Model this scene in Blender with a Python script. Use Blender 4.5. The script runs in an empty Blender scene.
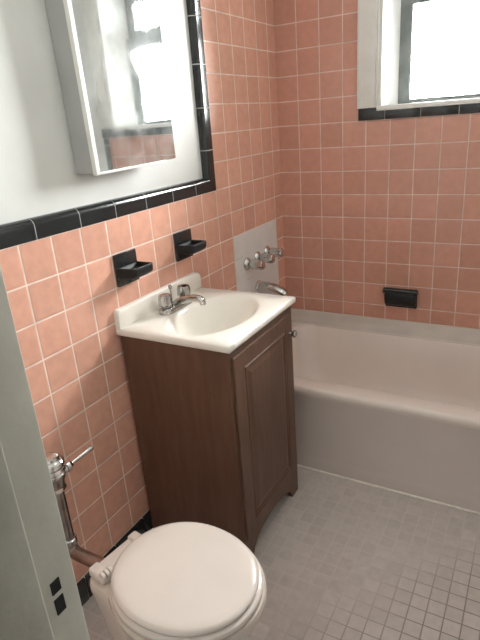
import bpy, bmesh, math, random
from mathutils import Vector, Matrix
random.seed(7)
PI = math.pi
COL = bpy.context.scene.collection
P = 0.1095                       # wall tile pitch
ZR = lambda r: 0.64 + r * P      # height of tile row line r
LY = lambda k: -(0.0851 + (k - 1) * P)
BX = lambda k: 0.1068 + (k - 1) * P

# ------------------------------------------------------------------ node helpers
class NT:
    def __init__(s, name):
        s.m = bpy.data.materials.new(name); s.m.use_nodes = True
        s.t = s.m.node_tree; s.t.nodes.clear()
        s.out = s.t.nodes.new('ShaderNodeOutputMaterial')
    def n(s, typ, **kw):
        nd = s.t.nodes.new(typ)
        for k, v in kw.items(): setattr(nd, k, v)
        return nd
    def put(s, sock, v):
        if isinstance(v, bpy.types.NodeSocket): s.t.links.new(v, sock)
        elif v is not None:
            if hasattr(sock.default_value, '__len__') and len(sock.default_value) == 4 and len(v) == 3: v = (*v, 1)
            sock.default_value = v
    def math(s, op, a, b=None, c=None, clamp=False):
        nd = s.n('ShaderNodeMath', operation=op); nd.use_clamp = clamp
        s.put(nd.inputs[0], a)
        if b is not None: s.put(nd.inputs[1], b)
        if c is not None: s.put(nd.inputs[2], c)
        return nd.outputs[0]
    def pos(s):
        g = s.n('ShaderNodeNewGeometry'); x = s.n('ShaderNodeSeparateXYZ'); s.put(x.inputs[0], g.outputs['Position'])
        return g.outputs['Position'], x.outputs
    def noise(s, scale, detail=3, vec=None, rough=.5):
        nd = s.n('ShaderNodeTexNoise'); nd.inputs['Scale'].default_value = scale
        nd.inputs['Detail'].default_value = detail; nd.inputs['Roughness'].default_value = rough
        if vec is None: vec = s.n('ShaderNodeNewGeometry').outputs['Position']
        s.put(nd.inputs['Vector'], vec); return nd.outputs['Fac']
    def ramp(s, v, a, b, c0=0., c1=1., smooth=True):
        nd = s.n('ShaderNodeMapRange'); nd.clamp = True
        if smooth: nd.interpolation_type = 'SMOOTHSTEP'
        s.put(nd.inputs[0], v); s.put(nd.inputs[1], a); s.put(nd.inputs[2], b); s.put(nd.inputs[3], c0); s.put(nd.inputs[4], c1)
        return nd.outputs[0]
    def mix(s, f, a, b):
        nd = s.n('ShaderNodeMix', data_type='RGBA'); s.put(nd.inputs[0], f); s.put(nd.inputs[6], a); s.put(nd.inputs[7], b)
        return nd.outputs[2]
    def scalecol(s, col, f):
        nd = s.n('ShaderNodeVectorMath', operation='SCALE'); s.put(nd.inputs[0], col[:3] if not isinstance(col, bpy.types.NodeSocket) else col); s.put(nd.inputs['Scale'], f)
        return nd.outputs[0]
    def bump(s, h, strength=.3, dist=.002, normal=None):
        nd = s.n('ShaderNodeBump'); nd.inputs['Strength'].default_value = strength; nd.inputs['Distance'].default_value = dist
        s.put(nd.inputs['Height'], h)
        if normal is not None: s.put(nd.inputs['Normal'], normal)
        return nd.outputs[0]
    def bsdf(s, col, rough=.5, metal=0., spec=.5, normal=None, coat=0.):
        b = s.n('ShaderNodeBsdfPrincipled')
        s.put(b.inputs['Base Color'], col); s.put(b.inputs['Roughness'], rough); s.put(b.inputs['Metallic'], metal)
        b.inputs['Specular IOR Level'].default_value = spec; b.inputs['Coat Weight'].default_value = coat
        b.inputs['Coat Roughness'].default_value = .08
        if normal is not None: s.put(b.inputs['Normal'], normal)
        s.t.links.new(b.outputs[0], s.out.inputs[0]); return b

def simple(name, col, rough=.5, metal=0., spec=.5, vary=.06, scale=8, bump=0., bscale=60, coat=0.):
    t = NT(name); f = t.ramp(t.noise(scale), .3, .7, 1 - vary, 1 + vary * .4)
    c = t.scalecol(col, f); nrm = None
    if bump: nrm = t.bump(t.noise(bscale, 4), bump, .002)
    t.bsdf(c, rough, metal, spec, nrm, coat); return t.m

def grid(t, u, v, pu, pv, ou, ov, half, soft):
    """returns grout mask (1 in grout), pillow height, per-cell random"""
    cells = []; ds = []
    for c, p, o in ((u, pu, ou), (v, pv, ov)):
        q = t.math('DIVIDE', t.math('SUBTRACT', c, o), p)
        fl = t.math('FLOOR', q); fr = t.math('SUBTRACT', q, fl)
        d = t.math('MULTIPLY', t.math('MINIMUM', fr, t.math('SUBTRACT', 1., fr)), p)
        cells.append(fl); ds.append(d)
    d = t.math('MINIMUM', ds[0], ds[1])
    g = t.ramp(d, half, half + soft, 1., 0.)
    h = t.ramp(d, half * .6, half + .006, 0., 1.)
    cx = t.n('ShaderNodeCombineXYZ'); t.put(cx.inputs[0], cells[0]); t.put(cx.inputs[1], cells[1])
    w = t.n('ShaderNodeTexWhiteNoise', noise_dimensions='3D'); t.put(w.inputs['Vector'], cx.outputs[0])
    return g, h, w.outputs['Value'], w.outputs['Color']

def tile_mat(name, axis, off, base, grout, half=.0016, rough=.22):
    t = NT(name); pos, xyz = t.pos()
    g, h, rnd, rc = grid(t, xyz[axis], xyz[2], P, P, off, ZR(0) - 5 * P, half, .0012)
    f = t.math('MULTIPLY', t.ramp(rnd, 0., 1., .93, 1.06, False), t.ramp(t.noise(30, 4), .3, .7, .95, 1.04))
    tile = t.scalecol(base, f)
    gr = t.scalecol(grout, t.ramp(t.noise(14, 3), .3, .7, .82, 1.05))
    c = t.mix(g, tile, gr)
    # each tile leans a hair off the plane, so reflections break up
    vm = t.n('ShaderNodeVectorMath', operation='SUBTRACT'); t.put(vm.inputs[0], rc); vm.inputs[1].default_value = (.5, .5, .5)
    sc = t.n('ShaderNodeVectorMath', operation='SCALE'); t.put(sc.inputs[0], vm.outputs[0]); sc.inputs['Scale'].default_value = .03
    gn = t.n('ShaderNodeNewGeometry'); ad = t.n('ShaderNodeVectorMath', operation='ADD'); t.put(ad.inputs[0], gn.outputs['Normal']); t.put(ad.inputs[1], sc.outputs[0])
    nm = t.n('ShaderNodeVectorMath', operation='NORMALIZE'); t.put(nm.inputs[0], ad.outputs[0])
    nrm = t.bump(h, .45, .0015, nm.outputs[0])
    t.bsdf(c, t.ramp(g, 0, 1, rough, .8), 0, .5, nrm); return t.m

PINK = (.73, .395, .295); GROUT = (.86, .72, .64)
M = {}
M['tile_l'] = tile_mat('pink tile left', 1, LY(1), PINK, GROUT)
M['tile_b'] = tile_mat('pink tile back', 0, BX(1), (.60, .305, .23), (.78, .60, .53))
M['paint'] = simple('white wall paint', (.71, .72, .70), .42, bump=.25, bscale=35, vary=.05, scale=5)
M['ceiling'] = simple('ceiling paint', (.8, .8, .78), .8)
M['trimpaint'] = simple('white gloss trim paint', (.80, .79, .755), .38, bump=.25, bscale=50, vary=.06)
M['revealpaint'] = simple('bright white reveal paint', (.86, .86, .84), .35, vary=.04)
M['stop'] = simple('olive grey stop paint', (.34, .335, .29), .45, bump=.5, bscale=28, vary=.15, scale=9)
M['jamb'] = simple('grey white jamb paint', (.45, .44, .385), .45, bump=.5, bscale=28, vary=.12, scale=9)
M['sash'] = simple('grey window sash', (.20, .22, .215), .5, vary=.25, scale=12)
M['black'] = simple('black glazed tile', (.018, .021, .022), .15, spec=.6, vary=.2, bump=.1, bscale=25)
M['dishblack'] = simple('black dish glaze', (.016, .018, .019), .45, spec=.25, vary=.2)
M['groutw'] = simple('white grout', (.55, .55, .53), .85)
M['porcelain'] = simple('white porcelain', (.66, .585, .52), .16, spec=.5, vary=.03)
M['lid'] = simple('white seat plastic', (.68, .615, .565), .22, vary=.03)
M['marble'] = simple('cultured marble top', (.87, .83, .765), .2, vary=.05, scale=4)
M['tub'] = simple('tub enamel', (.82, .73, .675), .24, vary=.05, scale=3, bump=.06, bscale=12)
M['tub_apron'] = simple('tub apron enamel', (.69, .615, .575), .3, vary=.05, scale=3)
M['patch'] = simple('white wall panel', (.80, .765, .74), .35, vary=.06)
M['caulk'] = simple('caulk', (.90, .84, .77), .7, vary=.08, scale=30)
M['chrome'] = simple('chrome', (.60, .59, .575), .12, 1., vary=.08, scale=20)
M['oldchrome'] = simple('dulled chrome', (.46, .44, .42), .22, 1., vary=.25, scale=30)
M['faucet'] = simple('worn faucet chrome', (.48, .47, .45), .13, 1., vary=.25, scale=40)
M['copperish'] = simple('tarnished pipe', (.38, .31, .28), .3, 1., vary=.25, scale=25)
M['dark'] = simple('dark void', (.01, .01, .01), .9)
M['rubber'] = simple('beige bumper', (.72, .66, .58), .5)

def mirror_mat():
    t = NT('mirror silver')
    n1 = t.ramp(t.noise(60, 5, rough=.7), .62, .72, 0., 1.)
    _, xyz = t.pos()
    edge = t.ramp(xyz[2], 1.345, 1.375, 1., 0.)
    f = t.math('MULTIPLY', n1, edge)
    c = t.mix(f, (.86, .90, .90), (.55, .5, .47))
    haze = t.ramp(t.noise(9, 3), .35, .75, .012, .07)
    b = t.bsdf(c, haze, 1., .5)
    df = t.n('ShaderNodeBsdfDiffuse'); df.inputs[0].default_value = (.85, .9, .9, 1)
    mx = t.n('ShaderNodeMixShader'); t.put(mx.inputs[0], t.ramp(t.noise(14, 4), .3, .75, .05, .22)); t.put(mx.inputs[1], b.outputs[0]); t.put(mx.inputs[2], df.outputs[0])  # white diffuse mixed in to haze and brighten the reflection
    t.t.links.new(mx.outputs[0], t.out.inputs[0]); return t.m
M['mirror'] = mirror_mat()

def wood_mat():
    t = NT('brown stained wood'); pos, xyz = t.pos()
    mp = t.n('ShaderNodeMapping'); mp.inputs['Scale'].default_value = (40, 40, 5); t.put(mp.inputs[0], pos)
    g = t.noise(1., 5, mp.outputs[0], .6)
    c = t.mix(t.ramp(g, .3, .75), (.105, .050, .031), (.140, .072, .046))
    t.bsdf(c, .42, 0, .45, t.bump(g, .12, .001)); return t.m
M['wood'] = wood_mat()

def floor_mat():
    t = NT('small white floor tile'); pos, xyz = t.pos()
    pf = .0508
    g, h, rnd, rc = grid(t, xyz[0], xyz[1], pf, pf, .8515 - 30 * pf, -1.2312 - 40 * pf, .0013, .0012)
    f = t.math('MULTIPLY', t.ramp(rnd, 0., 1., .93, 1.04, False), t.ramp(t.noise(40, 4), .3, .7, .94, 1.04))
    tile = t.scalecol((.575, .515, .485), f)
    # grout is darker towards the middle of the room, paler near tub and vanity
    dd = t.math('SUBTRACT', t.math('MULTIPLY', xyz[0], 1.3), t.math('ADD', xyz[1], t.math('MULTIPLY', t.noise(4, 2), .35)))
    grout_dark = t.ramp(dd, 1.9, 2.5, 0., 1.)
    gr = t.mix(grout_dark, (.635, .58, .537), (.27, .235, .21))
    c = t.mix(g, tile, gr)
    vm = t.n('ShaderNodeVectorMath', operation='SUBTRACT'); t.put(vm.inputs[0], rc); vm.inputs[1].default_value = (.5, .5, .5)
    sc = t.n('ShaderNodeVectorMath', operation='SCALE'); t.put(sc.inputs[0], vm.outputs[0]); sc.inputs['Scale'].default_value = .07
    gn = t.n('ShaderNodeNewGeometry'); ad = t.n('ShaderNodeVectorMath', operation='ADD'); t.put(ad.inputs[0], gn.outputs['Normal']); t.put(ad.inputs[1], sc.outputs[0])
    nm = t.n('ShaderNodeVectorMath', operation='NORMALIZE'); t.put(nm.inputs[0], ad.outputs[0])
    t.bsdf(c, t.ramp(g, 0, 1, .32, .85), 0, .9, t.bump(h, .5, .001, nm.outputs[0])); return t.m
M['floor'] = floor_mat()

def glass_mat():
    t = NT('window glass')
    tr = t.n('ShaderNodeBsdfTransparent'); tr.inputs[0].default_value = (.96, .98, .98, 1)
    gl = t.n('ShaderNodeBsdfGlossy'); gl.inputs['Roughness'].default_value = .03
    fr = t.n('ShaderNodeFresnel'); fr.inputs[0].default_value = 1.45
    mx = t.n('ShaderNodeMixShader'); t.put(mx.inputs[0], fr.outputs[0]); t.put(mx.inputs[1], tr.outputs[0]); t.put(mx.inputs[2], gl.outputs[0])
    t.t.links.new(mx.outputs[0], t.out.inputs[0]); return t.m
M['glass'] = glass_mat()

# ------------------------------------------------------------------ mesh helpers
def box(bm, x0, x1, y0, y1, z0, z1, mi=0):
    vs = [bm.verts.new(p) for p in ((x0,y0,z0),(x1,y0,z0),(x1,y1,z0),(x0,y1,z0),(x0,y0,z1),(x1,y0,z1),(x1,y1,z1),(x0,y1,z1))]
    fs = []
    for q in ((0,3,2,1),(4,5,6,7),(0,1,5,4),(1,2,6,5),(2,3,7,6),(3,0,4,7)):
        f = bm.faces.new([vs[i] for i in q]); f.material_index = mi; fs.append(f)
    return vs
def bevel_all(bm, w, seg=2):
    bmesh.ops.bevel(bm, geom=bm.edges[:], offset=w, segments=seg, profile=.5, affect='EDGES', clamp_overlap=True)
def bbox(w, *a, seg=2):
    bm = bmesh.new(); box(bm, *a)
    if w: bevel_all(bm, w, seg)
    return bm
def rings(bm, loops, cap0=True, cap1=True, closed=True, mi=0):
    vs = [[bm.verts.new(p) for p in l] for l in loops]
    n = len(loops[0])
    for a, b in zip(vs, vs[1:]):
        for i in range(n if closed else n - 1):
            f = bm.faces.new((a[i], a[(i+1) % n], b[(i+1) % n], b[i])); f.material_index = mi
    if cap0: bm.faces.new(list(reversed(vs[0]))).material_index = mi
    if cap1: bm.faces.new(vs[-1]).material_index = mi
    return vs
def frame_of(d):
    d = Vector(d).normalized(); a = Vector((0,0,1)) if abs(d.z) < .9 else Vector((1,0,0))
    u = d.cross(a).normalized(); return u, d.cross(u).normalized()
def lathe(bm, base, axis, prof, n=32, cap=True):
    """prof = [(distance along axis, radius)...]"""
    u, v = frame_of(axis); ax = Vector(axis).normalized(); b = Vector(base)
    L = [[b + ax*h + u*(r*math.cos(2*PI*i/n)) + v*(r*math.sin(2*PI*i/n)) for i in range(n)] for h, r in prof]
    rings(bm, L, cap, cap)
def tube(bm, pts, rad, n=16, flat=None):
    pts = [Vector(p) for p in pts]
    if not hasattr(rad, '__len__'): rad = [rad]*len(pts)
    L = []; u = None
    for i, p in enumerate(pts):
        d = (pts[min(i+1, len(pts)-1)] - pts[max(i-1, 0)]).normalized()
        if u is None: u, v = frame_of(d)
        u = (u - d*u.dot(d)).normalized(); v = d.cross(u)
        r = rad[i]; ru, rv = (r if not hasattr(r, '__len__') else r[0]), (r if not hasattr(r, '__len__') else r[1])
        L.append([p + u*(ru*math.cos(2*PI*k/n)) + v*(rv*math.sin(2*PI*k/n)) for k in range(n)])
    rings(bm, L)
def smooth_path(pts, k=6):
    pts = [Vector(p) for p in pts]; out = []
    for i in range(len(pts)-1):
        p0 = pts[max(i-1,0)]; p1 = pts[i]; p2 = pts[i+1]; p3 = pts[min(i+2, len(pts)-1)]
        for j in range(k):
            t = j/k
            out.append(.5*((2*p1)+(p2-p0)*t+(2*p0-5*p1+4*p2-p3)*t*t+(3*p1-p0-3*p2+p3)*t**3))
    out.append(pts[-1]); return out
def obj(name, bm, mats, parent=None, smooth=True, angle=35, origin=None):
    bmesh.ops.recalc_face_normals(bm, faces=bm.faces[:])
    if origin is not None: bmesh.ops.translate(bm, verts=bm.verts[:], vec=-Vector(origin))
    me = bpy.data.meshes.new(name); bm.to_mesh(me); bm.free()
    if not isinstance(mats, (list, tuple)): mats = [mats]
    for m in mats: me.materials.append(m)
    if smooth:
        me.polygons.foreach_set('use_smooth', [True]*len(me.polygons))
        me.set_sharp_from_angle(angle=math.radians(angle))
    o = bpy.data.objects.new(name, me); COL.objects.link(o)
    if origin is not None: o.location = origin
    if parent is not None:
        o.parent = parent
        if origin is None: o.location = -Vector(parent.location)   # mesh is in world coordinates
        else: o.location = Vector(origin) - Vector(parent.location)
    return o
def thing(name, label, cat, loc, group=None):
    o = bpy.data.objects.new(name, None); COL.objects.link(o); o.location = loc; o.empty_display_size = .05
    o['label'] = label; o['category'] = cat
    if group: o['group'] = group
    return o
def tag(o, label, cat, group=None):
    o['label'] = label; o['category'] = cat
    if group: o['group'] = group
    return o
def struct(o): o['kind'] = 'structure'; return o

# ------------------------------------------------------------------ room shell
XR, YF, ZC = 1.52, -2.20, 2.45
REC = -.022                       # painted plaster lies behind the tile face
YB = LY(6); ZB = ZR(5)            # inner corner of the tile field around the painted area
BW = .056                         # black border width

bm = bmesh.new(); box(bm, -.30, XR + .2, YF - 2.2, .30, -.12, 0)
struct(obj('floor', bm, M['floor'], smooth=False))
bm = bmesh.new(); box(bm, -.30, XR + .2, YF - 2.2, .30, ZC, ZC + .1)
struct(obj('ceiling', bm, M['ceiling'], smooth=False))

bm = bmesh.new()
box(bm, -.20, REC, YF - .15, .26, 0, ZC, 1)                  # painted body
box(bm, REC, 0, YF, 0, 0, ZB, 0)                              # tiled wainscot
box(bm, REC, 0, YB, 0, ZB, ZC, 0)                             # tiled tub surround
struct(obj('wall_left', bm, [M['tile_l'], M['paint']], smooth=False))

# window opening
WX0, WX1, WZ0, WZ1 = .497, 1.17, 1.462, 2.16
bm = bmesh.new()
XT = 1.238
box(bm, 0, WX0, 0, .26, 0, ZC, 0); box(bm, WX0, WX1, 0, .26, 0, 1.4455, 0); box(bm, WX0, WX1, 0, .26, WZ1, ZC, 0)
box(bm, WX1, XT, 0, .26, 0, ZC, 0); box(bm, XT, XR + .1, 0.0, .26, 0, ZC, 1)
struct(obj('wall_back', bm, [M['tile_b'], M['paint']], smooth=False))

bm = bmesh.new(); box(bm, XR, XR + .12, YF - .15, 0, 0, ZC)
struct(obj('wall_right', bm, M['paint'], smooth=False))

# front wall with the doorway the picture is taken from
DX0, DX1, DZ = .70, 1.48, 2.06
bm = bmesh.new()
box(bm, REC, DX0, YF - .13, YF, 0, ZC); box(bm, DX1, XR, YF - .13, YF, 0, ZC); box(bm, DX0, DX1, YF - .13, YF, DZ, ZC)
struct(obj('wall_front', bm, M['paint'], smooth=False))
# unseen hallway walls, added to keep sky light out of the doorway
bm = bmesh.new()
box(bm, -.30, -.20, YF - 2.2, YF - .15, 0, ZC); box(bm, XR + .12, XR + .2, YF - 2.2, YF - .15, 0, ZC); box(bm, -.2, XR + .12, YF - 2.2, YF - 2.1, 0, ZC)
struct(obj('wall_hall_light_block', bm, M['paint'], smooth=False))

# black glazed tile border around the painted area (individual bullnose tiles on a grout bed)
def bullnose(bm, a0, a1, horiz=True, w=BW, gap=.0016, mi=0, off=0.):
    """profile runs from the field edge inward and rolls back to the plaster"""
    r = .020; prof = [(0, REC), (0, 0.0015), (.002, .0035)]
    for i in range(9):
        a = PI/2 * i/8
        prof.append((w - r + r*math.sin(a), .0035 - r + r*math.cos(a)))
    prof.append((w, REC))
    if off: prof = [(max(t - off, .001) if x > REC else t - off, x - off if x > REC else x) for t, x in prof]
    L = []
    for a in (a0 + gap, a1 - gap):
        if horiz: L.append([(x, a, ZB + t) for t, x in prof])
        else: L.append([(x, YB - t, a) for t, x in prof])
    rings(bm, L, mi=mi)
bm = bmesh.new()
js = [-.78, -.931, -1.0856, -1.239, -1.3925, -1.556, -1.71, -1.865, -2.02, YF]
for a, b in zip(js, js[1:]): bullnose(bm, b, a, True)
zs = [1.3468, 1.5025, 1.6542, 1.8128, 1.9665, 2.12, 2.275, ZC]
for a, b in zip(zs, zs[1:]): bullnose(bm, a, b, False)
# mitred corner pieces
def corner(bm, ya, zb, w=BW, gap=.0011):
    r = .020; prof = [(0, REC), (0, .0015), (.002, .0035)]
    for i in range(9):
        a = PI/2*i/8; prof.append((w - r + r*math.sin(a), .0035 - r + r*math.cos(a)))
    prof.append((w, REC))
    L = [[(x, ya + gap, ZB + t) for t, x in prof], [(x, YB - t, ZB + t) for t, x in prof], [(x, YB - t, zb - gap) for t, x in prof]]
    rings(bm, L)
corner(bm, -.78, 1.3468)
# grout bed, just under the glaze
bullnose(bm, YF, -.76, True, gap=0, mi=1, off=.0007); bullnose(bm, 1.33, ZC, False, gap=0, mi=1, off=.0007)
box(bm, REC, .0006, YF, YB, ZB - .0008, ZB + BW - .02, 1); box(bm, REC, .0006, YB - BW + .02, YB, ZB, ZC, 1)
struct(obj('trim_1', bm, [M['black'], M['groutw']]))

# black sill tiles under the window and the strip that ends the tile field
bm = bmesh.new()
sj = [.400, .5203, .6744, .8285, .9826, 1.1367, 1.272]
zt, zb_ = 1.4585, ZR(7) + .0015
for a, b in zip(sj, sj[1:]):
    box(bm, a + .0012, b - .0012, -.010, .012, zb_, zt)
zz = [.455, .60, .752, .905, 1.06, 1.213, 1.366, zb_ - .001]
for a, b in zip(zz, zz[1:]): box(bm, XT - .008, XT + .028, -.009, .01, a + .0012, b - .0012)
bevel_all(bm, .003)
box(bm, .400, 1.272, -.006, .012, zb_ + .001, zt - .001, 1); box(bm, XT - .006, XT + .026, -.004, .01, .455, zb_, 1)
struct(obj('trim_2', bm, [M['black'], M['groutw']]))

# black base tiles
bm = bmesh.new()
bj = [-.75, -.90, -1.05, -1.20, -1.35, -1.500, -1.65, -1.80, -1.95, -2.10, YF]
for a, b in zip(bj, bj[1:]): box(bm, .0003, .010, b + .0010, a - .0010, .0, ZR(-5) - .0015)
bevel_all(bm, .003)
box(bm, .0002, .006, YF, -.75, 0, ZR(-5) - .003, 1)
struct(obj('baseboard_left', bm, [M['black'], M['groutw']]))

# white access panel in the tub wall, where pink tiles were taken out
bm = bmesh.new()
box(bm, .0002, .0022, LY(5) - .0, LY(1) - .0, .47, ZR(3))
for y, z in ((LY(5)+.0, ZR(2) - .005), (LY(5)+.16, ZR(1)), (LY(2) - .03, ZR(0))):
    pass
o = struct(obj('trim_3', bm, M['patch'], smooth=False))
bm = bmesh.new()
for (a, b, z) in ((LY(5), LY(5) + .075, ZR(2) + .005), (LY(5) + .10, LY(5) + .17, ZR(1) - .004), (LY(3), LY(3) + .09, ZR(1) + .004)):
    box(bm, .002, .0027, a, b, z - .0012, z + .0012)
struct(obj('trim_4', bm, M['groutw'], smooth=False))

# ------------------------------------------------------------------ window
win = bpy.data.objects.new('window_1', None); COL.objects.link(win); win.location = (.83, .05, WZ0); struct(win)
bm = bmesh.new()      # casing: flat boards
for (a, b) in ((.402, .478), (1.189, 1.262)):
    box(bm, a, b, -.016, .004, 1.4595, WZ1 + .09)
box(bm, .402, 1.262, -.018, .004, WZ1 + .0, WZ1 + .10)
for (a, b) in ((.398, .409), (1.255, 1.266)): box(bm, a, b, -.020, .004, 1.4595, WZ1 + .10)
for (a, b) in ((.479, .4885), (1.1785, 1.188)): box(bm, a, b, -.013, .02, 1.4595, WZ1)
for (a, b) in ((.4885, .5035), (1.1635, 1.1785)): box(bm, a, b, -.006, .02, 1.4595, WZ1)
bevel_all(bm, .002)
struct(obj('window_casing', bm, M['trimpaint'], win))
bm = bmesh.new()      # splayed reveal boards
SY = .158
for X0_, X1_, e in ((.501, .537, .40), (1.166, 1.130, 1.26)):
    rings(bm, [[(X0_, .002, z), (X1_, SY, z), (X1_, .24, z), (e + (.06 if e < .8 else -.06), .24, z), (e + (.06 if e < .8 else -.06), .002, z)] for z in (1.462, WZ1)])
box(bm, .50, 1.165, 0.002, .24, WZ1 - .02, WZ1)
struct(obj('window_reveal', bm, M['revealpaint'], win, smooth=False))
bm = bbox(.003, .4835, 1.1835, -.013, .22, 1.445, 1.4655)
struct(obj('window_sill', bm, M['revealpaint'], win))
def sash(y0, y1, z0, z1, bot, top, nm):
    bm = bmesh.new()
    box(bm, .5365, .589, y0, y1, z0, z1); box(bm, 1.076, 1.1305, y0, y1, z0, z1)
    box(bm, .589, 1.076, y0, y1, z0, z0 + bot); box(bm, .589, 1.076, y0, y1, z1 - top, z1)
    bevel_all(bm, .0015)
    s = struct(obj(nm, bm, M['sash'], win))
    bm = bmesh.new(); ym = (y0 + y1)/2; box(bm, .589, 1.076, ym - .0015, ym + .0015, z0 + bot, z1 - top)
    g = obj('pane', bm, M['glass'], None, smooth=False); g.parent = s; g.location = (0, 0, 0); struct(g)
    return s
sash(.158, .182, 1.4655, 1.925, .019, .060, 'lower_sash')
sash(.184, .208, 1.890, WZ1 - .02, .085, .04, 'upper_sash')

# ------------------------------------------------------------------ doorway frame (left jamb seen at the frame edge)
door = bpy.data.objects.new('door_1', None); COL.objects.link(door); door.location = (DX0, YF - .06, 0); struct(door)
JX = .74
bm = bmesh.new()
box(bm, DX0, JX, YF - .145, YF + .001, 0, DZ)
box(bm, DX1 - .0, DX1 + .03, YF - .145, YF - .003, 0, DZ)
bevel_all(bm, .0025, 3)
j = obj('door_jamb', bm, M['jamb'], door); struct(j)
bm = bmesh.new(); box(bm, JX - .003, JX + .0120, YF - .138, YF - .0505, 0, DZ); bevel_all(bm, .003, 3)
struct(obj('door_stop', bm, M['stop'], door))
bm = bmesh.new(); box(bm, DX0 - .09, DX0 - .001, YF - .165, YF - .1315, 0, DZ + .08); bevel_all(bm, .004, 2)
struct(obj('door_casing', bm, M['jamb'], door))
bm = bmesh.new()
for (z0, z1) in ((.9625, .9790), (.9325, .9545)):
    box(bm, JX - .001, JX + .0014, YF - .0335, YF - .0210, z0, z1)
struct(obj('latch_hole', bm, M['dark'], door, smooth=False))

# ------------------------------------------------------------------ bathtub
def rrect(x0, x1, y0, y1, r, z, n=8):
    pts = []
    for cx, cy, a0 in ((x1 - r, y1 - r, 0), (x0 + r, y1 - r, PI/2), (x0 + r, y0 + r, PI), (x1 - r, y0 + r, 1.5*PI)):
        for i in range(n + 1):
            a = a0 + PI/2*i/n; pts.append((cx + r*math.cos(a), cy + r*math.sin(a), z))
    return pts
tub = thing('bathtub', 'white enamel bathtub set between the walls under the window', 'bathtub', (.76, -.36, 0))
bm = bmesh.new()
TZ = .402; X0t, X1t = .003, XR - .003
L = [rrect(X0t, X1t, -.712, -.003, .004, .30), rrect(X0t, X1t, -.7215, -.003, .004, TZ - .040)]
L += [rrect(X0t, X1t, -.7265, -.003, .006, TZ - .028), rrect(X0t, X1t, -.7255, -.003, .008, TZ - .012), rrect(X0t + .002, X1t - .002, -.719, -.004, .008, TZ - .003), rrect(X0t + .006, X1t - .006, -.712, -.006, .01, TZ - .0005)]
L += [rrect(.095, 1.43, -.648, -.053, .10, TZ + .002), rrect(.099, 1.426, -.642, -.057, .10, TZ - .001), rrect(.103, 1.421, -.637, -.061, .10, TZ - .012), rrect(.118, 1.39, -.625, -.082, .10, TZ - .12),
      rrect(.150, 1.30, -.600, -.105, .11, .16), rrect(.185, 1.22, -.565, -.14, .11, .09), rrect(.25, 1.14, -.50, -.20, .10, .065)]
rings(bm, L, cap0=False)
rim = obj('basin', bm, M['tub'], tub, angle=50)
bm = bmesh.new()   # apron: flat field with a raised skirt near the floor
prof = [(-.700, .0), (-.7195, .0), (-.7205, .052), (-.7175, .062), (-.716, .072), (-.716, TZ - .085), (-.7175, TZ - .070), (-.7215, TZ - .050), (-.7215, TZ - .03), (-.700, TZ - .03)]
rings(bm, [[(x, y, z) for y, z in prof] for x in (X0t, X1t)])
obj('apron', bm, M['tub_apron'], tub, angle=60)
bm = bmesh.new()   # coved upstand along the back wall
prof = [(-.0005, TZ), (-.0005, .461), (-.006, .462), (-.010, .452), (-.013, .434), (-.020, .418), (-.034, .408), (-.058, TZ), (-.058, TZ - .006), (-.0005, TZ - .006)]
rings(bm, [[(x, y, z) for y, z in prof] for x in (X0t, X1t)])
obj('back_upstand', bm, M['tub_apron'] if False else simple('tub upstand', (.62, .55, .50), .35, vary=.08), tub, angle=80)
bm = bmesh.new()
tube(bm, [(X0t, -.7215, .0035), (X1t, -.7215, .0035)], .005, 8)
obj('caulk_line', bm, M['caulk'], tub)
bm = bmesh.new(); lathe(bm, (.33, -.35, .066), (0, 0, 1), [(0, .03), (.003, .03), (.004, .024), (.002, .018)], 24)
obj('drain', bm, M['chrome'], tub)

# tub valve handles and spout
for k, (y, lab) in enumerate(((-.42, 'round chrome tub valve knob nearest the vanity'), (-.315, 'middle chrome tub valve knob of the three in a row'), (-.21, 'round chrome tub valve knob nearest the room corner'))):
    z = .822 + .003*k
    t = thing('tub_valve_knob', lab, 'tub knob', (.002, y, z), 'chrome valve knobs on the white wall panel')
    bm = bmesh.new(); lathe(bm, (.0023, y, z), (1, 0, 0), [(0, .031), (.004, .031), (.009, .028), (.014, .021), (.018, .016)], 32)
    obj('escutcheon', bm, M['chrome'], t)
    bm = bmesh.new(); lathe(bm, (.014, y, z), (1, 0, 0), [(0, .011), (.028, .011)], 20)
    obj('stem', bm, M['oldchrome'], t)
    bm = bmesh.new(); n = 48      # fluted knob
    Lr = []
    for h, r, fl in ((.022, .014, 0), (.025, .019, .2), (.032, .0225, 1), (.082, .0225, 1), (.090, .020, .5), (.093, .012, 0)):
        Lr.append([(h, y + (r + .0011*fl*math.cos(12*2*PI*i/n))*math.cos(2*PI*i/n), z + (r + .0011*fl*math.cos(12*2*PI*i/n))*math.sin(2*PI*i/n)) for i in range(n)])
    rings(bm, Lr); obj('knob', bm, M['chrome'], t)
t = thing('tub_spout', 'chrome bathtub spout below the three valve knobs', 'tub spout', (.002, -.315, .672))
bm = bmesh.new()
pts = smooth_path([(.0023, -.315, .676), (.04, -.315, .678), (.085, -.315, .674), (.125, -.315, .662), (.142, -.315, .648)], 5)
tube(bm, pts, [(.031 - .006*i/(len(pts)-1), .031 - .010*i/(len(pts)-1)) for i in range(len(pts))], 24)
obj('spout_body', bm, M['chrome'], t, angle=50)
bm = bmesh.new(); lathe(bm, (.0023, -.315, .676), (1, 0, 0), [(0, .036), (.005, .036), (.009, .031)], 32)
obj('flange', bm, M['chrome'], t)
bm = bmesh.new(); lathe(bm, (.128, -.315, .648), (-.1, 0, -1), [(0, .014), (.014, .013)], 20)
obj('outlet', bm, M['oldchrome'], t)

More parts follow.
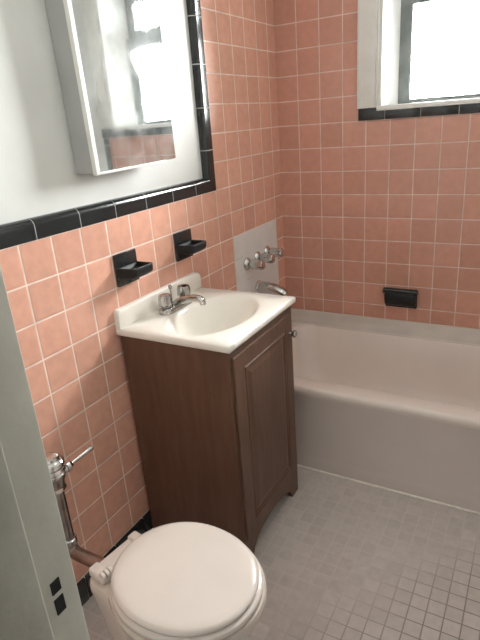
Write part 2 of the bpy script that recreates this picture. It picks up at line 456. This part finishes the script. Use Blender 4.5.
# ------------------------------------------------------------------ soap dishes
def wall_dish(y0, y1, z0, z1, label):
    t = thing('ceramic_dish', label, 'soap dish', (.0, (y0+y1)/2, (z0+z1)/2), 'black ceramic dishes above the sink')
    bm = bbox(.003, .0, .011, y0 + .001, y1 - .001, z0, z1)
    obj('back_plate', bm, M['black'], t)
    bm = bmesh.new()
    zt = z0 + .063; yc = (y0 + y1)/2; hw = (y1 - y0)/2 - .002
    def lp(s, xe, z, inset=0.):
        x0, x1 = .009 + inset, xe + .003; w = hw*s; r = .009
        pts = [(x0, yc - w, z)]
        for i in range(7):
            a = -PI/2 + PI/2*i/6; pts.append((x1 - r + r*math.cos(a), yc - w*.86 + r + r*math.sin(a), z))
        for i in range(7):
            a = PI/2*i/6; pts.append((x1 - r + r*math.cos(a), yc + w*.98 - r + r*math.sin(a), z))
        pts.append((x0, yc + w, z)); return pts
    Ls = [lp(.90, .060, zt - .036), lp(.97, .070, zt - .030), lp(1., .0765, zt - .024), lp(1., .0785, zt - .003), lp(.985, .077, zt), lp(.90, .070, zt), lp(.87, .067, zt - .003, .004), lp(.80, .060, zt - .015, .008)]
    rings(bm, Ls); obj('tray', bm, M['dishblack'], t, angle=50)
    return t
wall_dish(-1.2855, -1.180, ZR(3) + .0015, ZR(4) - .0015, 'black ceramic soap dish on pink tile, nearer the flush valve')
wall_dish(-.957, -.8515, ZR(3) + .0015, ZR(4) - .0015, 'black ceramic dish on pink tile, nearer the tub')
t = thing('tub_soap_holder', 'black ceramic soap holder on back wall above the tub', 'soap dish', (.625, 0, .585))
obj('back_plate', bbox(.003, .548, .699, -.012, -.0003, .533, .628), M['black'], t)
bm = bmesh.new()
prof = [(-.008, .622), (-.040, .618), (-.052, .606), (-.052, .585), (-.044, .560), (-.028, .545), (-.008, .540)]
rings(bm, [[(x, y, z) for y, z in prof] for x in (.551, .696)]); bevel_all(bm, .004, 2)
obj('tray', bm, M['dishblack'], t, angle=50)
bm = bmesh.new(); tube(bm, [(.536, -.020, .618), (.54, -.020, .618), (.70, -.020, .618), (.704, -.020, .618)], [.008, .0145, .0145, .008], 20)
obj('grab_bar', bm, M['black'], t)

# ------------------------------------------------------------------ vanity cabinet
van = thing('vanity_cabinet', 'brown wooden vanity cabinet with one raised panel door', 'cabinet', (.2, -1.09, 0))
CY0, CY1, CX, CZ = -1.313, -.862, .402, .814
bm = bmesh.new()
box(bm, .012, CX, CY0, CY0 + .014, 0, CZ)
obj('side_panel', bm, M['wood'], van, smooth=False)
bm = bmesh.new(); box(bm, .012, CX, CY1 - .014, CY1, 0, CZ)
obj('side_panel', bm, M['wood'], van, smooth=False)
bm = bmesh.new(); box(bm, .014, CX - .02, CY0 + .014, CY1 - .014, .10, .115); box(bm, .014, .02, CY0 + .014, CY1 - .014, .115, CZ - .05)
obj('bottom_shelf', bm, M['wood'], van, smooth=False)
# face frame with arched toe cut
bm = bmesh.new()
def prism_x(bm, poly, x0, x1):
    rings(bm, [[(x0, y, z) for y, z in poly], [(x1, y, z) for y, z in poly]])
N = 18
ya, yb = CY0 + .055, CY1 - .055
arch = [(ya, 0)] + [(ya + .012 + (yb - ya - .024)*i/N, .030 + .048*math.sin(PI*i/N)**.55) for i in range(N + 1)] + [(yb, 0)]
# lower rail in strips so the concave outline fills cleanly
xs0, xs1 = CX, CX + .019
pts = [(CY0, 0)] + arch + [(CY1, 0)]
tops = .130
for a, b in zip(pts, pts[1:]):
    if b[0] - a[0] < 1e-5: continue
    zz0 = (a[1], b[1])
    prism_x(bm, [(a[0], zz0[0]), (b[0], zz0[1]), (b[0], tops), (a[0], tops)], xs0, xs1)
bmesh.ops.remove_doubles(bm, verts=bm.verts[:], dist=1e-5)
# drop inner duplicate faces
seen = {}
for f in bm.faces:
    seen.setdefault(tuple(sorted(v.index for v in f.verts)), []).append(f)
bm.verts.index_update(); seen = {}
for f in bm.faces: seen.setdefault(tuple(sorted(v.index for v in f.verts)), []).append(f)
bmesh.ops.delete(bm, geom=[f for l in seen.values() if len(l) > 1 for f in l], context='FACES_ONLY')
box(bm, xs0, xs1, CY0, CY0 + .04, tops, CZ); box(bm, xs0, xs1, CY1 - .04, CY1, tops, CZ); box(bm, xs0, xs1, CY0 + .04, CY1 - .04, CZ - .04, CZ)
obj('face_frame', bm, M['wood'], van, smooth=False)
# door with raised panel
DY0, DY1, DZ0, DZ1 = CY0 + .012, CY1 - .018, .105, .792
bm = bmesh.new(); xf = xs1 + .0008
def rl(i, x):
    j = i + (.010 if i > .01 else 0)
    return [(x, DY0 + j, DZ0 + i), (x, DY1 - i, DZ0 + i), (x, DY1 - i, DZ1 - i), (x, DY0 + j, DZ1 - i)]
rings(bm, [rl(0, xf), rl(0, xf + .005), rl(.003, xf + .007), rl(.050, xf + .007), rl(.053, xf + .0045), rl(.056, xf + .0045), rl(.060, xf + .008), rl(.065, xf + .008), rl(.070, xf + .004), rl(.092, xf + .0075), rl(.098, xf + .0075)])
dr = obj('door', bm, M['wood'], van, smooth=False)
bm = bmesh.new(); ky, kz = CY1 - .040, .718
lathe(bm, (xf + .007, ky, kz), (1, 0, 0), [(0, .007), (.010, .005), (.014, .009), (.018, .0135), (.023, .0140), (.027, .010), (.028, .004)], 24)
k = obj('knob', bm, M['oldchrome'], dr); k.location = (0, 0, 0)

# ------------------------------------------------------------------ sink top
top = thing('washbasin', 'white moulded sink top with oval basin and backsplash, on the vanity', 'sink', (.2, -1.09, .82))
TY0, TY1, TX = -1.3225, -.845, .4325; TZ2 = .840
bm = bmesh.new(); NS = 64
bc = Vector((.238, -1.090)); ax_, ay_ = .128, .192
def ell(s, z, dx=0., sx=None):
    sx = s if sx is None else sx
    return [(bc.x + dx + ax_*sx*math.cos(2*PI*i/NS), bc.y + ay_*s*math.sin(2*PI*i/NS), z) for i in range(NS)]
def rect_ring(inset, z):
    pts = []; x0, x1, y0, y1 = .002 + inset*.2, TX - inset, TY0 + inset, TY1 - inset
    for i in range(NS):
        a = 2*PI*i/NS; c, s = math.cos(a), math.sin(a)
        cx = bc.x; cy = bc.y
        tx = ((x1 - cx)/c if c > 1e-9 else (x0 - cx)/c if c < -1e-9 else 1e9)
        ty = ((y1 - cy)/s if s > 1e-9 else (y0 - cy)/s if s < -1e-9 else 1e9)
        t_ = min(tx, ty); pts.append([cx + c*t_, cy + s*t_, z])
    # snap nearest to the four corners
    for X, Y in ((x0, y0), (x1, y0), (x0, y1), (x1, y1)):
        q = min(pts, key=lambda p: (p[0]-X)**2 + (p[1]-Y)**2); q[0], q[1] = X, Y
    return [tuple(p) for p in pts]
R_ = [rect_ring(.006, TZ2 - .025), rect_ring(.0, TZ2 - .020), rect_ring(.0, TZ2 - .004), rect_ring(.004, TZ2),
      ell(1.14, TZ2), ell(1.09, TZ2 - .0008), ell(1.05, TZ2 - .003), ell(1.0, TZ2 - .009), ell(.95, TZ2 - .022), ell(.87, TZ2 - .048), ell(.76, TZ2 - .080), ell(.62, TZ2 - .106), ell(.45, TZ2 - .124), ell(.25, TZ2 - .133), ell(.11, TZ2 - .136)]
rings(bm, R_, cap0=False)
obj('basin_slab', bm, M['marble'], top, angle=60)
bm = bmesh.new()   # backsplash with eased ends
zs0, zs1 = TZ2 - .001, .903
def rp(x):
    p = [(x, TY0 + .001, zs0)]
    for i in range(7):
        a = PI - PI/2*i/6; p.append((x, TY0 + .001 + .012 + .012*math.cos(a), zs1 - .012 + .012*math.sin(a)))
    for i in range(7):
        a = PI/2 - PI/2*i/6; p.append((x, TY1 + .014 - .03 + .03*math.cos(a), zs1 - .03 + .03*math.sin(a)))
    p.append((x, TY1 + .014, zs0)); return p
def sh(l, d, c):
    out = []
    for x, y, z in l:
        out.append((x, c[0] + (y - c[0])*(1 - d/.25), z - (d if z > zs0 + .005 else 0)))
    return out
cc = ((TY0 + TY1)/2,)
rings(bm, [rp(.001), rp(.017), sh(rp(.020), .0015, cc), sh(rp(.0215), .005, cc)])
obj('backsplash', bm, M['marble'], top, angle=40)
bm = bmesh.new(); lathe(bm, (bc.x, bc.y, TZ2 - .1365), (0, 0, 1), [(0, .024), (.003, .024), (.004, .020), (.001, .016)], 24)
obj('drain', bm, M['chrome'], top)

# ------------------------------------------------------------------ sink faucet
fy, fx = -1.084, .074
fc = thing('sink_faucet', 'two-handle chrome faucet at the back of the white sink', 'faucet', (fx, fy, TZ2))
bm = bmesh.new()
def stad(s, z, hl=.057, r=.026):
    pts = []
    for i in range(13): a = -PI + PI*i/12; pts.append((fx + r*s*math.cos(a), fy - hl + r*s*math.sin(a), z))
    for i in range(13): a = PI*i/12; pts.append((fx + r*s*math.cos(a), fy + hl + r*s*math.sin(a), z))
    return pts
rings(bm, [stad(1., TZ2 - .0003), stad(1., TZ2 + .009), stad(.94, TZ2 + .014), stad(.78, TZ2 + .018)])
obj('base_plate', bm, M['faucet'], fc)
for s in (-1, 1):
    y = fy + s*.056
    bm = bmesh.new(); lathe(bm, (fx, y, TZ2 + .015), (0, 0, 1), [(0, .019), (.004, .0185), (.006, .014), (.014, .013)], 28)
    cl = obj('valve_collar', bm, M['oldchrome'], fc)
    bm = bmesh.new(); n = 48; Lr = []
    for h, r, fl in ((.014, .012, 0), (.015, .020, .4), (.020, .0235, 1), (.046, .0225, 1), (.054, .020, .6), (.057, .010, 0)):
        Lr.append([(fx + (r + .0016*fl*math.cos(8*2*PI*i/n))*math.cos(2*PI*i/n), y + (r + .0016*fl*math.cos(8*2*PI*i/n))*math.sin(2*PI*i/n), TZ2 + .012 + h) for i in range(n)])
    rings(bm, Lr); obj('handle', bm, M['faucet'], fc)
bm = bmesh.new()
pts = smooth_path([(fx + .000, fy, TZ2 + .006), (fx + .012, fy, TZ2 + .022), (fx + .040, fy, TZ2 + .034), (fx + .078, fy, TZ2 + .044), (fx + .105, fy, TZ2 + .044), (fx + .119, fy, TZ2 + .036)], 5)
rr = []
for i in range(len(pts)):
    s = i/(len(pts)-1); rr.append((.017 - .004*s, .015 - .004*s))
tube(bm, pts, rr, 24); obj('spout', bm, M['faucet'], fc, angle=60)
bm = bmesh.new(); lathe(bm, (fx + .1155, fy, TZ2 + .040), (.12, 0, -1), [(0, .0105), (.010, .011), (.016, .010)], 24)
obj('aerator', bm, M['oldchrome'], fc)
bm = bmesh.new(); lathe(bm, (fx - .016, fy, TZ2 + .012), (0, 0, 1), [(0, .0035), (.056, .0035), (.058, .006), (.066, .0068), (.071, .005), (.072, .002)], 16)
obj('lift_rod', bm, M['faucet'], fc)

# ------------------------------------------------------------------ mirror cabinet
cab = thing('mirror_cabinet', 'white metal medicine cabinet with mirror door on the wall above the sink', 'mirror cabinet', (REC, -1.16, 1.333))
def cobj(name, bm, mat, sm=False): return obj(name, bm, mat, cab, smooth=sm)
cobj('cabinet_body', bbox(.002, REC + .0005, .048, -1.352, -1.035, 1.338, 1.985), simple('shaded cabinet paint', (.43, .43, .415), .5))  # same paint as elsewhere, greyed to put the side's shade into the colour
bm = bmesh.new()
box(bm, .0475, .0625, -1.357, -1.341, 1.333, 1.99); box(bm, .0475, .0625, -1.341, -1.025, 1.333, 1.3405); box(bm, .0475, .0625, -1.341, -.97, 1.978, 1.99)
bevel_all(bm, .002)
cobj('door_frame', bm, M['trimpaint'])
bm = bmesh.new(); box(bm, .052, .0605, -1.3415, -.967, 1.340, 1.979)
bevel_all(bm, .0012, 1)
mg = cobj('mirror_glass', bm, M['mirror'])
bm = bmesh.new(); box(bm, .0475, .0524, -1.03, -.9662, 1.3385, 1.98); cobj('backing_edge', bm, M['dark'])
cab.rotation_euler = (math.radians(.9), 0, 0)

# ------------------------------------------------------------------ toilet
TA = math.radians(-3)
toi = thing('toilet', 'white flush valve toilet with closed round lid beside the vanity', 'toilet', (.505, -1.735, 0))
cT, sT = math.cos(TA), math.sin(TA)
HA = math.radians(-8); cH, sH = math.cos(HA), math.sin(HA)
def hw_(x, y, z): x += .2; return (.318 + x*cH - y*sH, -1.750 + x*sH + y*cH, z)
def tw(x, y, z): return (.505 + x*cT - y*sT, -1.735 + x*sT + y*cT, z)
def egg(a_f, a_b, b, z, n=64, cx=0., pw=2.0):
    L = []
    for i in range(n):
        a = 2*PI*i/n; c, s = math.cos(a), math.sin(a)
        A = a_f if c > 0 else a_b
        x = A*math.copysign(abs(c)**(2/pw), c); y = b*math.copysign(abs(s)**(2/pw), s)
        L.append(tw(cx + x, y, z))
    return L
bm = bmesh.new()   # bowl and foot
Ls = [egg(.145, .175, .098, 0, cx=-.03, pw=2.4), egg(.145, .175, .098, .025, cx=-.03, pw=2.4), egg(.125, .165, .086, .05, cx=-.03, pw=2.4), egg(.105, .16, .080, .12, cx=-.025, pw=2.3),
      egg(.115, .165, .090, .19, cx=-.015), egg(.150, .175, .118, .26, cx=-.01), egg(.185, .190, .148, .32, cx=0), egg(.204, .200, .172, .36, cx=0), egg(.208, .205, .178, .385, cx=0), egg(.205, .203, .175, .394, cx=0), egg(.19, .19, .15, .396, cx=0)]
rings(bm, Ls)
bowl = obj('bowl', bm, M['porcelain'], toi, angle=60)
bm = bmesh.new()   # rear deck that carries the hinge
def dk(s, z, x0=-.232, x1=-.12, w=.104):
    pts = []; r = .03*s
    for cx, cy, a0 in ((x1 - r, w*s - r, 0), (x0*1.0 + r + (1-s)*.05, w*s - r, PI/2), (x0 + r + (1-s)*.05, -w*s + r, PI), (x1 - r, -w*s + r, 1.5*PI)):
        for i in range(7):
            a = a0 + PI/2*i/6; pts.append(hw_(cx + r*math.cos(a), cy + r*math.sin(a), z))
    return pts
rings(bm, [dk(.80, .20), dk(.86, .27), dk(.94, .33), dk(1.0, .366), dk(1.0, .384), dk(.97, .3935)])
obj('rear_deck', bm, M['porcelain'], toi, angle=60)
bm = bmesh.new()   # seat
Ls = [egg(.196, .180, .165, .3965, pw=2.08), egg(.200, .184, .169, .401, pw=2.08), egg(.200, .184, .169, .411, pw=2.08), egg(.196, .180, .165, .4155, pw=2.08)]
Ls = [[(x + .002, y - .006, z) for x, y, z in l] for l in Ls]
rings(bm, Ls); obj('seat', bm, M['lid'], toi, angle=60)
bm = bmesh.new()   # lid
Ls = [egg(.184, .176, .156, .416, pw=2.08), egg(.190, .182, .161, .419, pw=2.08), egg(.191, .183, .162, .425, pw=2.08), egg(.188, .180, .1595, .430, pw=2.08), egg(.180, .172, .1515, .4335, pw=2.08), egg(.163, .156, .136, .4355, pw=2.08), egg(.10, .10, .085, .437), egg(.03, .03, .03, .4374)]
Ls = [[(x + .002, y - .007, z) for x, y, z in l] for l in Ls]
rings(bm, Ls); obj('lid', bm, M['lid'], toi, angle=70)
bm = bmesh.new()   # hinge bar
def tbox(bm, x0, x1, y0, y1, z0, z1):
    vs = box(bm, x0, x1, y0, y1, z0, z1)
    for v in vs: v.co = Vector(hw_(*v.co))
tbox(bm, -.228, -.172, -.078, .070, .3938, .414)
bevel_all(bm, .004, 3)
hb = obj('hinge_bar', bm, M['lid'], toi)
for s in (-1, 1):
    bm = bmesh.new(); y = -.074 if s < 0 else .056
    tbox(bm, -.231, -.174, y - .0150, y + .0150, .3938, .421); bevel_all(bm, .006, 3)
    hp = obj('hinge_post', bm, M['lid'], toi)
    bm = bmesh.new()
    for k in range(3):
        yk = y - .010 if s < 0 else y + .012
        a = hw_(-.178, yk + k*.0115 - .004, .4205); b = hw_(-.178, yk + k*.0115 + .005, .4205)
        d = Vector(b) - Vector(a)
        lathe(bm, a, d, [(0, .0085), (.0015, .0105), (d.length - .0015, .0105), (d.length, .0085)], 20)
    obj('hinge_knuckle', bm, M['lid'], toi)

# ------------------------------------------------------------------ flush valve
vx, vy = .102, -1.743
fv = thing('flush_valve', 'chrome flush valve with lever and pipe beside the toilet', 'flush valve', (vx, vy, .33))
bm = bmesh.new()
lathe(bm, (vx, vy, .596), (0, 0, 1), [(0, .024), (.006, .033), (.009, .036), (.020, .036), (.022, .032), (.026, .032), (.028, .035), (.036, .035), (.041, .031), (.044, .025), (.051, .022), (.054, .016), (.0545, .004)], 40)
obj('valve_cap', bm, M['chrome'], fv)
bm = bmesh.new(); lathe(bm, (vx, vy, .553), (0, 0, 1), [(0, .020), (.004, .025), (.020, .027), (.030, .031), (.040, .031), (.046, .026)], 40)
obj('valve_body', bm, M['oldchrome'], fv)
bm = bmesh.new(); lathe(bm, (vx, vy, .541), (0, 0, 1), [(0, .020), (.002, .0265), (.013, .0265), (.015, .020)], 8)
obj('coupling_nut', bm, M['chrome'], fv)
bm = bmesh.new()
h0 = Vector((vx + .008, vy + .026, .590)); hd = Vector((.12, 1, .10)).normalized()
lathe(bm, h0, hd, [(-.012, .013), (.008, .013), (.010, .016), (.020, .016), (.024, .011), (.030, .009)], 24)
obj('lever_socket', bm, M['chrome'], fv)
bm = bmesh.new(); hd2 = Vector((.10, 1, .10)).normalized()
lathe(bm, h0 + hd*.026, hd2, [(0, .0055), (.058, .0068), (.074, .0080), (.078, .007), (.080, .003)], 16)
obj('lever', bm, M['chrome'], fv)
bm = bmesh.new(); tube(bm, [(vx, vy, .545), (vx, vy, .365)], .0175, 24)
obj('down_tube', bm, M['oldchrome'], fv)
bm = bmesh.new(); lathe(bm, (vx, vy, .352), (0, 0, 1), [(0, .0205), (.002, .0225), (.020, .0225), (.023, .018)], 24)
obj('slip_collar', bm, M['chrome'], fv)
bm = bmesh.new()
pts = smooth_path([(vx, vy, .360), (vx, vy, .345), (vx + .010, vy, .330), (vx + .030, vy - .001, .325), (vx + .10, vy - .0, .323), (vx + .155, vy + .002, .322)], 5)
tube(bm, pts, .0185, 24); obj('flush_pipe', bm, M['copperish'], fv, angle=60)
bm = bmesh.new(); tube(bm, [(.0005, vy, .580), (.07, vy, .580), (.08, vy, .580)], .014, 20)
obj('supply_pipe', bm, M['oldchrome'], fv)
bm = bmesh.new(); lathe(bm, (.0005, vy, .580), (1, 0, 0), [(0, .036), (.006, .034), (.014, .022), (.016, .0145)], 28)
obj('wall_flange', bm, M['oldchrome'], fv)

# ------------------------------------------------------------------ light
w = bpy.data.worlds.new('World'); bpy.context.scene.world = w; w.use_nodes = True
nt = w.node_tree; nt.nodes.clear()
bgn = nt.nodes.new('ShaderNodeBackground'); wo = nt.nodes.new('ShaderNodeOutputWorld')
tc = nt.nodes.new('ShaderNodeTexCoord'); sx = nt.nodes.new('ShaderNodeSeparateXYZ'); mr = nt.nodes.new('ShaderNodeMapRange')
nt.links.new(tc.outputs['Generated'], sx.inputs[0]); nt.links.new(sx.outputs[2], mr.inputs[0])
mr.inputs[1].default_value = -.15; mr.inputs[2].default_value = .5; mr.inputs[3].default_value = .75; mr.inputs[4].default_value = 1.15
WS = 82.
mu = nt.nodes.new('ShaderNodeMath'); mu.operation = 'MULTIPLY'; nt.links.new(mr.outputs[0], mu.inputs[0]); mu.inputs[1].default_value = WS
nt.links.new(mu.outputs[0], bgn.inputs[1]); bgn.inputs[0].default_value = (1, .975, .955, 1); nt.links.new(bgn.outputs[0], wo.inputs[0])
def area(name, loc, rot, sx_, sy_, e, col=(1, 1, 1), portal=False):
    l = bpy.data.lights.new(name, 'AREA'); l.shape = 'RECTANGLE'; l.size = sx_; l.size_y = sy_; l.energy = e; l.color = col
    l.cycles.is_portal = portal
    o = bpy.data.objects.new(name, l); COL.objects.link(o); o.location = loc; o.rotation_euler = rot; return o
area('window_portal', (.83, .225, 1.81), (-PI/2, 0, 0), .60, .72, 1, portal=True)
area('ceiling_fill_light', (.85, -1.3, ZC - .02), (0, 0, 0), .35, .35, 1.5, (1, .93, .84))  # soft fill added under the ceiling, no lamp fitting there
area('hallway_fill_light', (.9, YF - 1.0, ZC - .02), (0, 0, 0), .8, .8, 3.2, (1, .93, .86))  # unseen fill added behind the camera, shining in through the doorway

# ------------------------------------------------------------------ camera
cam = bpy.data.cameras.new('camera'); co = bpy.data.objects.new('camera', cam); COL.objects.link(co)
cam.sensor_fit = 'VERTICAL'; cam.sensor_height = 36.; cam.lens = 525.49*36/640; cam.clip_start = .02
RM = Matrix(((0.87267768, -0.11342585, 0.47494026), (0.48311501, 0.34188379, -0.80604923), (-0.07094756, 0.93287194, 0.35315208)))
co.matrix_world = Matrix.Translation((1.16954, -2.50190, 1.44564)) @ RM.to_4x4()
sc = bpy.context.scene; sc.camera = co
sc.view_settings.view_transform = 'Standard'; sc.view_settings.look = 'None'; sc.view_settings.exposure = 0.25
sc.cycles.max_bounces = 10; sc.cycles.diffuse_bounces = 6; sc.cycles.use_denoising = True
sc.cycles.sample_clamp_indirect = 8
